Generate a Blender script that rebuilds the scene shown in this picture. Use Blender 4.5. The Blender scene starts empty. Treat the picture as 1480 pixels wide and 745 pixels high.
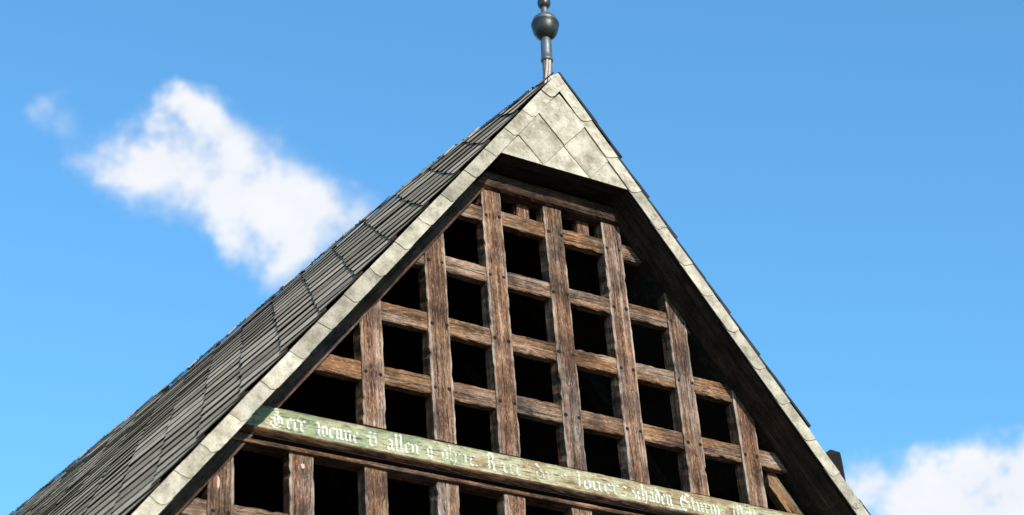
import bpy, bmesh, math, random
from mathutils import Vector, Matrix, Euler

random.seed(7)
scene = bpy.context.scene
COL = scene.collection

# ------------------------------------------------------------------ camera
SUN_VEC = Vector((-0.035, -1.0, 0.42)).normalized()        # towards the sun
cam_d = bpy.data.cameras.new("camera")
cam = bpy.data.objects.new("camera", cam_d)
COL.objects.link(cam)
cam_d.sensor_width = 36.0
cam_d.lens = 65.588
cam_d.clip_start = 0.1
cam_d.clip_end = 5000.0
RX = Vector((0.85665, -0.51116, -0.06976))
RY = Vector((-0.22483, -0.49161, 0.84129))
RZ = Vector((-0.46433, -0.70501, -0.53606))
cam.matrix_world = Matrix(((RX.x, RY.x, RZ.x, -6.11001), (RX.y, RY.y, RZ.y, -8.72479),
                           (RX.z, RY.z, RZ.z, 1.60048), (0, 0, 0, 1)))
cam_d.dof.use_dof = True
cam_d.dof.focus_distance = 12.6
cam_d.dof.aperture_fstop = 2.0
scene.camera = cam

# ------------------------------------------------------------------ world
scene.view_settings.view_transform = 'Standard'
scene.view_settings.look = 'None'
scene.view_settings.exposure = 0.88
scene.view_settings.gamma = 1.0
scene.view_settings.use_curve_mapping = False
scene.render.engine = 'CYCLES'
scene.cycles.max_bounces = 6
scene.cycles.diffuse_bounces = 3
scene.cycles.glossy_bounces = 2

world = bpy.data.worlds.new("World")
scene.world = world
world.use_nodes = True
wn, wl = world.node_tree.nodes, world.node_tree.links
wn.clear()

def N(nodes, kind, **kw):
    n = nodes.new(kind)
    for k, v in kw.items():
        if k == 'inputs':
            for i, val in v.items():
                n.inputs[i].default_value = val
        else:
            setattr(n, k, v)
    return n

SKY_STRENGTH = 0.15
sky = N(wn, 'ShaderNodeTexSky', sky_type='NISHITA', sun_disc=False)
sky.sun_elevation = math.asin(SUN_VEC.z)
sky.sun_rotation = math.atan2(SUN_VEC.x, SUN_VEC.y)
sky.altitude = 0.0
sky.air_density = 2.0
sky.dust_density = 0.0
sky.ozone_density = 7.0
bg_sky = N(wn, 'ShaderNodeBackground', inputs={1: SKY_STRENGTH})
tint = N(wn, 'ShaderNodeMix', data_type='RGBA', blend_type='MULTIPLY'); tint.inputs[0].default_value = 1.0
tint.inputs[7].default_value = (0.55, 0.82, 0.94, 1)      # the film's deep azure rendering of the sky
wl.new(sky.outputs[0], tint.inputs[6]); wl.new(tint.outputs[2], bg_sky.inputs[0])

# clouds: soft puffs on the sky sphere, (direction, radius, weight)
PUFFS = [
 (0.2735, 0.7703, 0.5761, 0.0156, 0.9), (0.2894, 0.7666, 0.5732, 0.0178, 0.9), (0.2991, 0.7401, 0.6024, 0.0111, 0.9), (0.3134, 0.7629, 0.5654, 0.0163, 0.9), (0.33, 0.7602, 0.5597, 0.0171, 0.9), (0.3514, 0.7413, 0.5719, 0.0167, 0.9), (0.3714, 0.7454, 0.5535, 0.0167, 0.9), (0.2856, 0.754, 0.5915, 0.0148, 0.9),
 (0.2585, 0.7716, 0.5812, 0.0141, 1.0), (0.2754, 0.7616, 0.5866, 0.0185, 1.0), (0.2948, 0.7525, 0.5889, 0.0223, 1.0),
 (0.2871, 0.7416, 0.6063, 0.0096, 1.0), (0.3079, 0.7422, 0.5953, 0.0167, 1.0), (0.3165, 0.7525, 0.5776, 0.0241, 1.0),
 (0.3322, 0.7431, 0.5808, 0.0185, 1.0), (0.3441, 0.7516, 0.5628, 0.0241, 1.0), (0.3606, 0.7438, 0.5628, 0.0204, 1.0),
 (0.3771, 0.7358, 0.5625, 0.0175, 1.0), (0.3870, 0.7330, 0.5600, 0.012, 0.9), (0.3508, 0.7619, 0.5444, 0.0185, 1.0), (0.3554, 0.7675, 0.5336, 0.0111, 1.0),
 (0.3645, 0.7522, 0.549, 0.0148, 1.0), (0.2305, 0.7688, 0.5965, 0.0115, 1.0), (0.2404, 0.7783, 0.5801, 0.0075, 0.35),
 (0.6415, 0.6525, 0.4035, 0.0223, 1.0), (0.6595, 0.6356, 0.4013, 0.0185, 1.0), (0.6755, 0.6238, 0.3931, 0.0223, 1.0),
 (0.6905, 0.6050, 0.3965, 0.0223, 1.0), (0.6950, 0.5935, 0.4065, 0.0148, 1.0), (0.6359, 0.6514, 0.4139, 0.0111, 1.0),
 (0.698, 0.604, 0.3846, 0.0297, 1.0), (0.6560, 0.6440, 0.3930, 0.026, 1.0), (0.6700, 0.6330, 0.3870, 0.028, 1.0), (0.6850, 0.6130, 0.3920, 0.028, 1.0), (0.7010, 0.5945, 0.3930, 0.024, 1.0), (0.6736, 0.6133, 0.4125, 0.0093, 0.4)]
tc = N(wn, 'ShaderNodeTexCoord')
warp = N(wn, 'ShaderNodeTexNoise', inputs={'Scale': 30.0, 'Detail': 9.0, 'Roughness': 0.62})
wl.new(tc.outputs['Generated'], warp.inputs['Vector'])
wsub = N(wn, 'ShaderNodeVectorMath', operation='SUBTRACT'); wsub.inputs[1].default_value = (0.5, 0.5, 0.5)
wl.new(warp.outputs['Color'], wsub.inputs[0])
wsc = N(wn, 'ShaderNodeVectorMath', operation='SCALE'); wsc.inputs['Scale'].default_value = 0.041
wl.new(wsub.outputs[0], wsc.inputs[0])
wadd = N(wn, 'ShaderNodeVectorMath', operation='ADD')
wl.new(tc.outputs['Generated'], wadd.inputs[0]); wl.new(wsc.outputs[0], wadd.inputs[1])
acc = None
for (x, y, z, r, wt) in PUFFS:
    dist = N(wn, 'ShaderNodeVectorMath', operation='DISTANCE'); dist.inputs[1].default_value = (x, y, z)
    wl.new(wadd.outputs[0], dist.inputs[0])
    mr = N(wn, 'ShaderNodeMapRange', interpolation_type='SMOOTHSTEP', inputs={1: r * 1.75, 2: r * 0.2, 3: 0.0, 4: wt})
    wl.new(dist.outputs['Value'], mr.inputs[0])
    if acc is None:
        acc = mr.outputs[0]
    else:
        mx = N(wn, 'ShaderNodeMath', operation='ADD'); wl.new(acc, mx.inputs[0]); wl.new(mr.outputs[0], mx.inputs[1])
        acc = mx.outputs[0]
# loose clouds over the rest of the sky
far = N(wn, 'ShaderNodeTexNoise', inputs={'Scale': 3.2, 'Detail': 8.0, 'Roughness': 0.55})
wl.new(wadd.outputs[0], far.inputs['Vector'])
farr = N(wn, 'ShaderNodeMapRange', inputs={1: 0.60, 2: 0.72, 3: 0.0, 4: 1.0}); wl.new(far.outputs['Fac'], farr.inputs[0])
vd = N(wn, 'ShaderNodeVectorMath', operation='DISTANCE'); vd.inputs[1].default_value = (0.4643, 0.7049, 0.5362)
wl.new(tc.outputs['Generated'], vd.inputs[0])
vdr = N(wn, 'ShaderNodeMapRange', inputs={1: 0.36, 2: 0.5, 3: 0.0, 4: 1.0}); wl.new(vd.outputs['Value'], vdr.inputs[0])
fm = N(wn, 'ShaderNodeMath', operation='MULTIPLY'); wl.new(farr.outputs[0], fm.inputs[0]); wl.new(vdr.outputs[0], fm.inputs[1])
tot = N(wn, 'ShaderNodeMath', operation='ADD'); wl.new(acc, tot.inputs[0]); wl.new(fm.outputs[0], tot.inputs[1])
det = N(wn, 'ShaderNodeTexNoise', inputs={'Scale': 30.0, 'Detail': 9.0, 'Roughness': 0.58})
wl.new(tc.outputs['Generated'], det.inputs['Vector'])
detr = N(wn, 'ShaderNodeMapRange', inputs={1: 0.3, 2: 0.7, 3: 0.28, 4: 1.15}); wl.new(det.outputs['Fac'], detr.inputs[0])
mul = N(wn, 'ShaderNodeMath', operation='MULTIPLY'); wl.new(tot.outputs[0], mul.inputs[0]); wl.new(detr.outputs[0], mul.inputs[1])
cov = N(wn, 'ShaderNodeMapRange', interpolation_type='SMOOTHSTEP', inputs={1: 0.06, 2: 2.0, 3: 0.0, 4: 0.97}); wl.new(mul.outputs[0], cov.inputs[0])
ccol = N(wn, 'ShaderNodeMix', data_type='RGBA'); ccol.inputs[6].default_value = (0.42, 0.445, 0.49, 1); ccol.inputs[7].default_value = (0.58, 0.58, 0.58, 1)
wl.new(det.outputs['Fac'], ccol.inputs[0])
bg_cl = N(wn, 'ShaderNodeBackground', inputs={1: 1.0}); wl.new(ccol.outputs[2], bg_cl.inputs[0])
mixs = N(wn, 'ShaderNodeMixShader'); wl.new(cov.outputs[0], mixs.inputs[0])
wl.new(bg_sky.outputs[0], mixs.inputs[1]); wl.new(bg_cl.outputs[0], mixs.inputs[2])
wo = N(wn, 'ShaderNodeOutputWorld'); wl.new(mixs.outputs[0], wo.inputs[0])

sun_d = bpy.data.lights.new("sun", 'SUN')
sun_d.energy = 3.1
sun_d.angle = math.radians(0.5)
sun_d.color = (1.0, 0.93, 0.81)
sun = bpy.data.objects.new("sun", sun_d)
COL.objects.link(sun)
sun.rotation_euler = SUN_VEC.to_track_quat('Z', 'Y').to_euler()
sun.location = (-5, -20, 20)

# ------------------------------------------------------------------ materials
def new_mat(name):
    m = bpy.data.materials.new(name); m.use_nodes = True
    nt = m.node_tree; nt.nodes.clear()
    out = nt.nodes.new('ShaderNodeOutputMaterial'); b = nt.nodes.new('ShaderNodeBsdfPrincipled')
    nt.links.new(b.outputs[0], out.inputs[0])
    return m, nt.nodes, nt.links, b

def coords(n, l, scale, rot=(0, 0, 0), rnd=True):
    t = N(n, 'ShaderNodeTexCoord'); mp = N(n, 'ShaderNodeMapping')
    mp.inputs['Scale'].default_value = scale
    if rnd:
        oi = N(n, 'ShaderNodeObjectInfo')
        a = N(n, 'ShaderNodeVectorMath', operation='MULTIPLY_ADD')
        a.inputs[1].default_value = (37.0, 19.0, 53.0)
        l.new(oi.outputs['Random'], a.inputs[0]); l.new(t.outputs['Object'], a.inputs[2])
        src = a.outputs[0]
    else:
        src = t.outputs['Object']
    if any(rot):
        m0 = N(n, 'ShaderNodeMapping'); m0.inputs['Rotation'].default_value = rot
        l.new(src, m0.inputs['Vector']); src = m0.outputs[0]
    l.new(src, mp.inputs['Vector'])
    return mp.outputs[0], t

def ramp(n, l, src, stops):
    r = N(n, 'ShaderNodeValToRGB')
    while len(r.color_ramp.elements) < len(stops):
        r.color_ramp.elements.new(0.5)
    for e, (p, c) in zip(r.color_ramp.elements, stops):
        e.position = p; e.color = (*c, 1)
    l.new(src, r.inputs[0]); return r.outputs[0]

def mixc(n, l, fac, a, b, blend='MIX'):
    m = N(n, 'ShaderNodeMix', data_type='RGBA', blend_type=blend)
    for sock, v in ((0, fac), (6, a), (7, b)):
        if hasattr(v, 'links'):
            l.new(v, m.inputs[sock])
        else:
            m.inputs[sock].default_value = v if sock == 0 else (*v, 1)
    return m.outputs[2]

def rng(n, l, src, a, b, c=0.0, d=1.0, smooth=False):
    m = N(n, 'ShaderNodeMapRange', inputs={1: a, 2: b, 3: c, 4: d})
    if smooth: m.interpolation_type = 'SMOOTHSTEP'
    l.new(src, m.inputs[0]); return m.outputs[0]

def bump(n, l, b, h, strength, dist=0.01):
    bp = N(n, 'ShaderNodeBump', inputs={'Strength': strength, 'Distance': dist})
    l.new(h, bp.inputs['Height']); l.new(bp.outputs[0], b.inputs['Normal'])

def wood(name, axis, dark, mid, light, half=None, rot=(0, 0, 0)):
    m, n, l, b = new_mat(name)
    sc = {'x': (1.6, 34, 34), 'z': (34, 34, 1.6)}[axis]
    v, t = coords(n, l, sc, rot)
    g = N(n, 'ShaderNodeTexNoise', inputs={'Scale': 1.0, 'Detail': 7.0, 'Roughness': 0.68, 'Distortion': 0.5}); l.new(v, g.inputs['Vector'])
    sc2 = {'x': (3.0, 140, 140), 'z': (140, 140, 3.0)}[axis]
    v2, _ = coords(n, l, sc2, rot)
    g2 = N(n, 'ShaderNodeTexNoise', inputs={'Scale': 1.0, 'Detail': 4.0, 'Roughness': 0.6}); l.new(v2, g2.inputs['Vector'])
    v3, _ = coords(n, l, (5, 5, 5))
    g3 = N(n, 'ShaderNodeTexNoise', inputs={'Scale': 1.0, 'Detail': 5.0, 'Roughness': 0.6}); l.new(v3, g3.inputs['Vector'])
    c = ramp(n, l, g.outputs['Fac'], [(0.30, dark), (0.5, mid), (0.72, light)])
    crack = rng(n, l, g2.outputs['Fac'], 0.31, 0.41)
    c = mixc(n, l, crack, tuple(x * 0.22 for x in dark), c)
    sc4 = {'x': (28, 150, 150), 'z': (150, 150, 28)}[axis]
    v4, _ = coords(n, l, sc4, rot)
    g4 = N(n, 'ShaderNodeTexNoise', inputs={'Scale': 1.0, 'Detail': 5.0, 'Roughness': 0.75}); l.new(v4, g4.inputs['Vector'])
    c = mixc(n, l, rng(n, l, g4.outputs['Fac'], 0.53, 0.66, 0, 0.6), c, tuple(min(0.6, x * 1.55) for x in light))
    c = mixc(n, l, rng(n, l, g4.outputs['Fac'], 0.46, 0.36, 0, 0.6), c, tuple(x * 0.5 for x in dark))
    sc5 = {'x': (0.9, 26, 26), 'z': (26, 26, 0.9)}[axis]
    v5, _ = coords(n, l, sc5, rot)
    g5 = N(n, 'ShaderNodeTexNoise', inputs={'Scale': 1.0, 'Detail': 3.0, 'Roughness': 0.55, 'Distortion': 0.3}); l.new(v5, g5.inputs['Vector'])
    sb5 = N(n, 'ShaderNodeMath', operation='SUBTRACT'); l.new(g5.outputs['Fac'], sb5.inputs[0]); sb5.inputs[1].default_value = 0.53
    ab5 = N(n, 'ShaderNodeMath', operation='ABSOLUTE'); l.new(sb5.outputs[0], ab5.inputs[0])
    c = mixc(n, l, rng(n, l, ab5.outputs[0], 0.004, 0.014, 0.15, 1.0), tuple(x * 0.12 for x in dark), c)
    blot = rng(n, l, g3.outputs['Fac'], 0.36, 0.64, 0.42, 1.3)
    c = mixc(n, l, 1.0, c, blot, 'MULTIPLY')
    oi = N(n, 'ShaderNodeObjectInfo')
    c = mixc(n, l, 1.0, c, rng(n, l, oi.outputs['Random'], 0, 1, 0.78, 1.22), 'MULTIPLY')
    # each timber has silvered to its own degree, in long patches
    v6, _ = coords(n, l, {'x': (1.3, 7, 7), 'z': (7, 7, 1.3)}[axis], rot)
    g6 = N(n, 'ShaderNodeTexNoise', inputs={'Scale': 1.0, 'Detail': 4.0, 'Roughness': 0.6}); l.new(v6, g6.inputs['Vector'])
    hs = N(n, 'ShaderNodeHueSaturation', inputs={'Saturation': 0.45, 'Value': 1.12}); l.new(c, hs.inputs['Color'])
    c = mixc(n, l, rng(n, l, g6.outputs['Fac'], 0.45, 0.70, 0.0, 0.75), c, hs.outputs[0])
    if half:      # pale worn arrises along the length of a post
        sp = N(n, 'ShaderNodeSeparateXYZ'); l.new(t.outputs['Object'], sp.inputs[0])
        ab = N(n, 'ShaderNodeMath', operation='ABSOLUTE'); l.new(sp.outputs[0], ab.inputs[0])
        e_ = rng(n, l, ab.outputs[0], half - 0.016, half - 0.002, 0, 1)
        em = N(n, 'ShaderNodeMath', operation='MULTIPLY'); l.new(e_, em.inputs[0]); l.new(rng(n, l, sp.outputs[1], 0.006, 0.014, 1.0, 0.0), em.inputs[1])
        e = em.outputs[0]
        e2 = N(n, 'ShaderNodeMath', operation='MULTIPLY'); l.new(e, e2.inputs[0]); l.new(rng(n, l, g3.outputs['Fac'], 0.4, 0.6, 0.1, 0.8), e2.inputs[1])
        c = mixc(n, l, e2.outputs[0], c, (0.50, 0.41, 0.34))
    l.new(c, b.inputs['Base Color'])
    b.inputs['Roughness'].default_value = 0.85
    b.inputs['Specular IOR Level'].default_value = 0.25
    hm = N(n, 'ShaderNodeMath', operation='ADD'); l.new(g.outputs['Fac'], hm.inputs[0]); l.new(crack, hm.inputs[1])
    bump(n, l, b, hm.outputs[0], 0.8, 0.006)
    return m

M = {}
M['post'] = wood('weathered_post_oak', 'z', (0.048, 0.018, 0.010), (0.175, 0.081, 0.044), (0.42, 0.265, 0.17), half=0.074)
M['batten'] = wood('weathered_batten_oak', 'x', (0.048, 0.020, 0.009), (0.17, 0.082, 0.037), (0.36, 0.205, 0.105))
M['brown'] = wood('stained_beam_oak', 'x', (0.05, 0.021, 0.011), (0.16, 0.072, 0.038), (0.32, 0.18, 0.10))
M['rafterL'] = wood('rafter_oak_left', 'x', (0.03, 0.014, 0.009), (0.085, 0.042, 0.026), (0.16, 0.09, 0.06), rot=(0, math.radians(52.7), 0))
M['rafterR'] = wood('rafter_oak_right', 'x', (0.03, 0.014, 0.009), (0.085, 0.042, 0.026), (0.16, 0.09, 0.06), rot=(0, math.radians(-54), 0))
M['braceR'] = wood('brace_oak', 'x', (0.055, 0.024, 0.011), (0.17, 0.09, 0.04), (0.3, 0.18, 0.09), rot=(0, math.radians(-54), 0))
M['soffitL'] = wood('shaded_soffit_left', 'x', (0.014, 0.007, 0.005), (0.036, 0.019, 0.012), (0.075, 0.042, 0.028), rot=(0, math.radians(52.7), 0))  # both soffits: rafter oak darkened, overhang shade put into the colour
M['soffitR'] = wood('shaded_soffit_right', 'x', (0.014, 0.007, 0.005), (0.036, 0.019, 0.012), (0.075, 0.042, 0.028), rot=(0, math.radians(-54), 0))
M['rafterH'] = wood('header_oak', 'x', (0.03, 0.014, 0.009), (0.085, 0.042, 0.026), (0.16, 0.09, 0.06))
M['inner'] = wood('shaded_inner_timber', 'x', (0.008, 0.006, 0.004), (0.021, 0.014, 0.010), (0.045, 0.030, 0.020))  # near-black oak: shade of attic and recesses put into the colour

def slate_mat(name, base, lichen, spots, rough=0.85, bs=0.35, lich_lo=0.5, rand=(0.7, 1.25), spec=0.3, dirt=None):
    m, n, l, b = new_mat(name)
    v, _ = coords(n, l, (1, 1, 1))
    a = N(n, 'ShaderNodeTexNoise', inputs={'Scale': 9.0, 'Detail': 7.0, 'Roughness': 0.65}); l.new(v, a.inputs['Vector'])
    s = N(n, 'ShaderNodeTexNoise', inputs={'Scale': 55.0, 'Detail': 5.0, 'Roughness': 0.7}); l.new(v, s.inputs['Vector'])
    c = mixc(n, l, rng(n, l, a.outputs['Fac'], lich_lo - 0.12, lich_lo + 0.16), base, lichen)
    c = mixc(n, l, rng(n, l, s.outputs['Fac'], 0.58, 0.68, 0, 0.75), c, spots)
    if dirt:
        q = N(n, 'ShaderNodeTexNoise', inputs={'Scale': 17.0, 'Detail': 8.0, 'Roughness': 0.75, 'Distortion': 0.6}); l.new(v, q.inputs['Vector'])
        c = mixc(n, l, rng(n, l, q.outputs['Fac'], 0.55, 0.68, 0, 0.75), c, dirt)
        q2 = N(n, 'ShaderNodeTexNoise', inputs={'Scale': 140.0, 'Detail': 3.0, 'Roughness': 0.7}); l.new(v, q2.inputs['Vector'])
        c = mixc(n, l, rng(n, l, q2.outputs['Fac'], 0.60, 0.66, 0, 0.7), c, tuple(x * 0.45 for x in dirt))
    oi = N(n, 'ShaderNodeObjectInfo')
    c = mixc(n, l, 1.0, c, rng(n, l, oi.outputs['Random'], 0, 1, *rand), 'MULTIPLY')
    l.new(c, b.inputs['Base Color'])
    b.inputs['Roughness'].default_value = rough
    b.inputs['Specular IOR Level'].default_value = spec
    ad = N(n, 'ShaderNodeMath', operation='ADD'); l.new(a.outputs['Fac'], ad.inputs[0]); l.new(s.outputs['Fac'], ad.inputs[1])
    bump(n, l, b, ad.outputs[0], bs, 0.006)
    return m

M['roof_slate'] = slate_mat('weathered_roof_slate', (0.34, 0.262, 0.19), (0.52, 0.415, 0.305), (0.14, 0.108, 0.078), bs=0.25, spec=0.0, rough=1.0, rand=(0.5, 1.2), dirt=(0.66, 0.56, 0.43))
M['edge_slate'] = slate_mat('dark_edge_slate', (0.022, 0.023, 0.028), (0.035, 0.035, 0.036), (0.012, 0.012, 0.014))
M['cream'] = slate_mat('pale_lichened_slate', (0.27, 0.228, 0.165), (0.58, 0.515, 0.405), (0.19, 0.15, 0.10), bs=0.35, lich_lo=0.45, rand=(0.66, 1.08), dirt=(0.15, 0.125, 0.09))
M['shade_rim'] = slate_mat('shade_dark_slate_rim', (0.012, 0.010, 0.008), (0.03, 0.025, 0.02), (0.006, 0.005, 0.004), spec=0.0, rough=1.0)  # near-black rims: shadow lines between slates put into the colour
M['moss'] = slate_mat('dark_moss', (0.025, 0.027, 0.018), (0.06, 0.058, 0.04), (0.015, 0.015, 0.012), bs=1.0)

def green_paint():
    m, n, l, b = new_mat('flaking_green_paint')
    v, _ = coords(n, l, (3.0, 9.0, 9.0), rnd=False)
    a = N(n, 'ShaderNodeTexNoise', inputs={'Scale': 1.6, 'Detail': 7.0, 'Roughness': 0.65}); l.new(v, a.inputs['Vector'])
    v2, _ = coords(n, l, (8, 120, 120), rnd=False)
    g = N(n, 'ShaderNodeTexNoise', inputs={'Scale': 1.0, 'Detail': 5.0, 'Roughness': 0.6}); l.new(v2, g.inputs['Vector'])
    v3, _ = coords(n, l, (26, 40, 40), rnd=False)
    s = N(n, 'ShaderNodeTexNoise', inputs={'Scale': 1.0, 'Detail': 6.0, 'Roughness': 0.7}); l.new(v3, s.inputs['Vector'])
    sp = N(n, 'ShaderNodeSeparateXYZ'); tcx = N(n, 'ShaderNodeTexCoord'); l.new(tcx.outputs['Object'], sp.inputs[0])
    east = rng(n, l, sp.outputs[0], -1.7, 0.2, -0.06, 0.115)          # barer towards the right end
    aa = N(n, 'ShaderNodeMath', operation='ADD'); l.new(a.outputs['Fac'], aa.inputs[0]); l.new(east, aa.inputs[1])
    c = ramp(n, l, aa.outputs[0], [(0.36, (0.16, 0.215, 0.105)), (0.47, (0.30, 0.31, 0.17)), (0.56, (0.41, 0.365, 0.21)), (0.67, (0.26, 0.17, 0.075))])
    c = mixc(n, l, rng(n, l, g.outputs['Fac'], 0.36, 0.47), (0.05, 0.05, 0.024), c)
    c = mixc(n, l, rng(n, l, s.outputs['Fac'], 0.55, 0.63, 0, 0.65), c, (0.42, 0.43, 0.32))
    c = mixc(n, l, rng(n, l, s.outputs['Fac'], 0.42, 0.35, 0, 0.8), c, (0.07, 0.05, 0.025))
    topedge = rng(n, l, sp.outputs[2], 6.690, 6.736, 0.0, 0.30)      # bare wood along the top arris
    tw = N(n, 'ShaderNodeMath', operation='ADD'); l.new(s.outputs['Fac'], tw.inputs[0]); l.new(topedge, tw.inputs[1])
    c = mixc(n, l, rng(n, l, tw.outputs[0], 0.70, 0.80, 0, 0.8), c, (0.15, 0.10, 0.055))
    l.new(c, b.inputs['Base Color']); b.inputs['Roughness'].default_value = 0.7
    ad = N(n, 'ShaderNodeMath', operation='ADD'); l.new(g.outputs['Fac'], ad.inputs[0]); l.new(s.outputs['Fac'], ad.inputs[1])
    bump(n, l, b, ad.outputs[0], 0.6, 0.005)
    return m
M['green'] = green_paint()

def letter_paint():
    m, n, l, b = new_mat('flaking_white_paint')
    v, _ = coords(n, l, (1, 1, 1), rnd=False)
    s = N(n, 'ShaderNodeTexNoise', inputs={'Scale': 75.0, 'Detail': 6.0, 'Roughness': 0.7}); l.new(v, s.inputs['Vector'])
    a = N(n, 'ShaderNodeTexNoise', inputs={'Scale': 4.0, 'Detail': 3.0}); l.new(v, a.inputs['Vector'])
    ad = N(n, 'ShaderNodeMath', operation='ADD'); l.new(s.outputs['Fac'], ad.inputs[0])
    l.new(rng(n, l, a.outputs['Fac'], 0.35, 0.65, -0.07, 0.07), ad.inputs[1])
    v2, _ = coords(n, l, (8, 120, 120), rnd=False)
    g = N(n, 'ShaderNodeTexNoise', inputs={'Scale': 1.0, 'Detail': 5.0, 'Roughness': 0.6}); l.new(v2, g.inputs['Vector'])
    tcx = N(n, 'ShaderNodeTexCoord'); sp = N(n, 'ShaderNodeSeparateXYZ'); l.new(tcx.outputs['Object'], sp.inputs[0])
    a1 = N(n, 'ShaderNodeMath', operation='ADD'); l.new(ad.outputs[0], a1.inputs[0]); l.new(rng(n, l, sp.outputs[0], -1.40, -0.95, 0.12, -0.04), a1.inputs[1])
    a2 = N(n, 'ShaderNodeMath', operation='ADD'); l.new(a1.outputs[0], a2.inputs[0]); l.new(rng(n, l, sp.outputs[0], -0.15, 0.15, 0.0, 0.09), a2.inputs[1])
    ad = a2
    c = mixc(n, l, rng(n, l, ad.outputs[0], 0.38, 0.54), (0.27, 0.26, 0.15), (0.66, 0.67, 0.58))
    c = mixc(n, l, rng(n, l, g.outputs['Fac'], 0.38, 0.50), (0.20, 0.20, 0.12), c)
    l.new(c, b.inputs['Base Color']); b.inputs['Roughness'].default_value = 0.7
    return m
M['letter'] = letter_paint()

def metal(name, base, dark, rough):
    m, n, l, b = new_mat(name)
    v, _ = coords(n, l, (1, 1, 0.35))
    a = N(n, 'ShaderNodeTexNoise', inputs={'Scale': 22.0, 'Detail': 6.0, 'Roughness': 0.65}); l.new(v, a.inputs['Vector'])
    c = mixc(n, l, rng(n, l, a.outputs['Fac'], 0.35, 0.65), base, dark)
    l.new(c, b.inputs['Base Color']); b.inputs['Metallic'].default_value = 0.75
    l.new(rng(n, l, a.outputs['Fac'], 0.3, 0.7, rough - 0.08, rough + 0.12), b.inputs['Roughness'])
    bump(n, l, b, a.outputs['Fac'], 0.15, 0.004)
    return m
M['zinc'] = metal('weathered_zinc', (0.26, 0.26, 0.265), (0.12, 0.115, 0.11), 0.46)
M['zinc_dark'] = metal('dark_zinc', (0.09, 0.09, 0.085), (0.045, 0.05, 0.045), 0.38)  # darker copy of the zinc: shading of the bulb's underside put into colour

def plain(name, col, rough=0.8, var=0.3, scale=20.0):
    m, n, l, b = new_mat(name)
    v, _ = coords(n, l, (1, 1, 1))
    a = N(n, 'ShaderNodeTexNoise', inputs={'Scale': scale, 'Detail': 6.0, 'Roughness': 0.6}); l.new(v, a.inputs['Vector'])
    c = mixc(n, l, a.outputs['Fac'], tuple(x * (1 - var) for x in col), tuple(x * (1 + var) for x in col))
    l.new(c, b.inputs['Base Color']); b.inputs['Roughness'].default_value = rough
    bump(n, l, b, a.outputs['Fac'], 0.3, 0.005)
    return m
M['iron'] = plain('dark_bog_oak_peg', (0.007, 0.005, 0.004), 0.95)
M['pale_plug'] = plain('pale_wood_filler', (0.55, 0.36, 0.27), 0.8)
M['cord'] = plain('grey_lead_strip', (0.42, 0.38, 0.33), 0.6, 0.5, 30)
M['cord2'] = plain('rusty_lead_strip', (0.13, 0.09, 0.07), 0.7, 0.5, 30)
M['plaster'] = plain('lime_plaster', (0.34, 0.30, 0.24), 0.9, 0.12, 3)
M['ground'] = plain('worn_cobble_ground', (0.075, 0.07, 0.06), 0.9, 0.35, 0.8)

# ------------------------------------------------------------------ helpers
OX, OZ = -1.44, 7.0
def W(x, y, z):
    return Vector((x + OX, y, z + OZ))

def mesh(name, verts, faces, smooth=False):
    me = bpy.data.meshes.new(name)
    me.from_pydata([tuple(v) for v in verts], [], faces)
    bm = bmesh.new(); bm.from_mesh(me)
    bmesh.ops.recalc_face_normals(bm, faces=bm.faces)
    bm.to_mesh(me); bm.free()
    if smooth:
        for p in me.polygons: p.use_smooth = True
    return me

def obj(name, me, mat, parent=None, loc=(0, 0, 0)):
    o = bpy.data.objects.new(name, me)
    if mat and not me.materials: me.materials.append(mat)
    COL.objects.link(o); o.location = loc
    if parent is not None: o.parent = parent
    return o

def prism(poly, y0, y1, tilt=None):
    """polygon [(x,z)] in gable coordinates extruded from y0 (front) to y1; tilt(x,z) adds to y"""
    t = tilt or (lambda x, z: 0.0)
    n = len(poly)
    vs = [W(x, y0 + t(x, z), z) for x, z in poly] + [W(x, y1 + t(x, z), z) for x, z in poly]
    fs = [tuple(range(n)), tuple(range(2 * n - 1, n - 1, -1))]
    fs += [(i, (i + 1) % n, n + (i + 1) % n, n + i) for i in range(n)]
    return vs, fs

def loft(w, dep, length, axis, rnd, top=None, step=0.04, jit=0.0028, cham=0.006):
    """hewn timber, local origin at the middle of its front face's lower/left end; front face at y=0"""
    nseg = max(3, int(length / step))
    sec = [(-w/2 + cham, 0), (-w/2, cham), (-w/2, dep), (w/2, dep), (w/2, cham), (w/2 - cham, 0)]
    vs, fs = [], []
    wob = [rnd.uniform(-1, 1) for _ in range(6)]
    for i in range(nseg + 1):
        t = i / nseg
        wl_ = 0.0025 * math.sin(t * length * 2.3 + wob[0] * 3) * wob[1] + 0.0015 * math.sin(t * length * 7 + wob[2] * 3)
        nick = rnd.uniform(0.002, 0.009) if rnd.random() < 0.10 else 0.0
        nick2 = rnd.uniform(0.002, 0.009) if rnd.random() < 0.10 else 0.0
        for k, (a, y) in enumerate(sec):
            a2 = a + wl_ + rnd.uniform(-jit, jit) * (1 if k in (0, 1, 4, 5) else 0.4)
            if nick and k in (4, 5): a2 -= nick
            if nick2 and k in (0, 1): a2 += nick2
            y2 = y + (rnd.uniform(-jit, jit) * 0.6 if k in (0, 1, 4, 5) else 0)
            if top is not None: L = top(a) if callable(top) else length
            else: L = length
            if axis == 'z': vs.append((a2, y2, t * L + (rnd.uniform(-.003, .003) if i in (0, nseg) else 0)))
            else: vs.append((t * L, y2, a2))
    m = len(sec)
    for i in range(nseg):
        for k in range(m):
            k2 = (k + 1) % m
            fs.append((i * m + k, i * m + k2, (i + 1) * m + k2, (i + 1) * m + k))
    fs.append(tuple(range(m))); fs.append(tuple(range(nseg * m + m - 1, nseg * m - 1, -1)))
    return mesh('timber', vs, fs)

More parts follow.
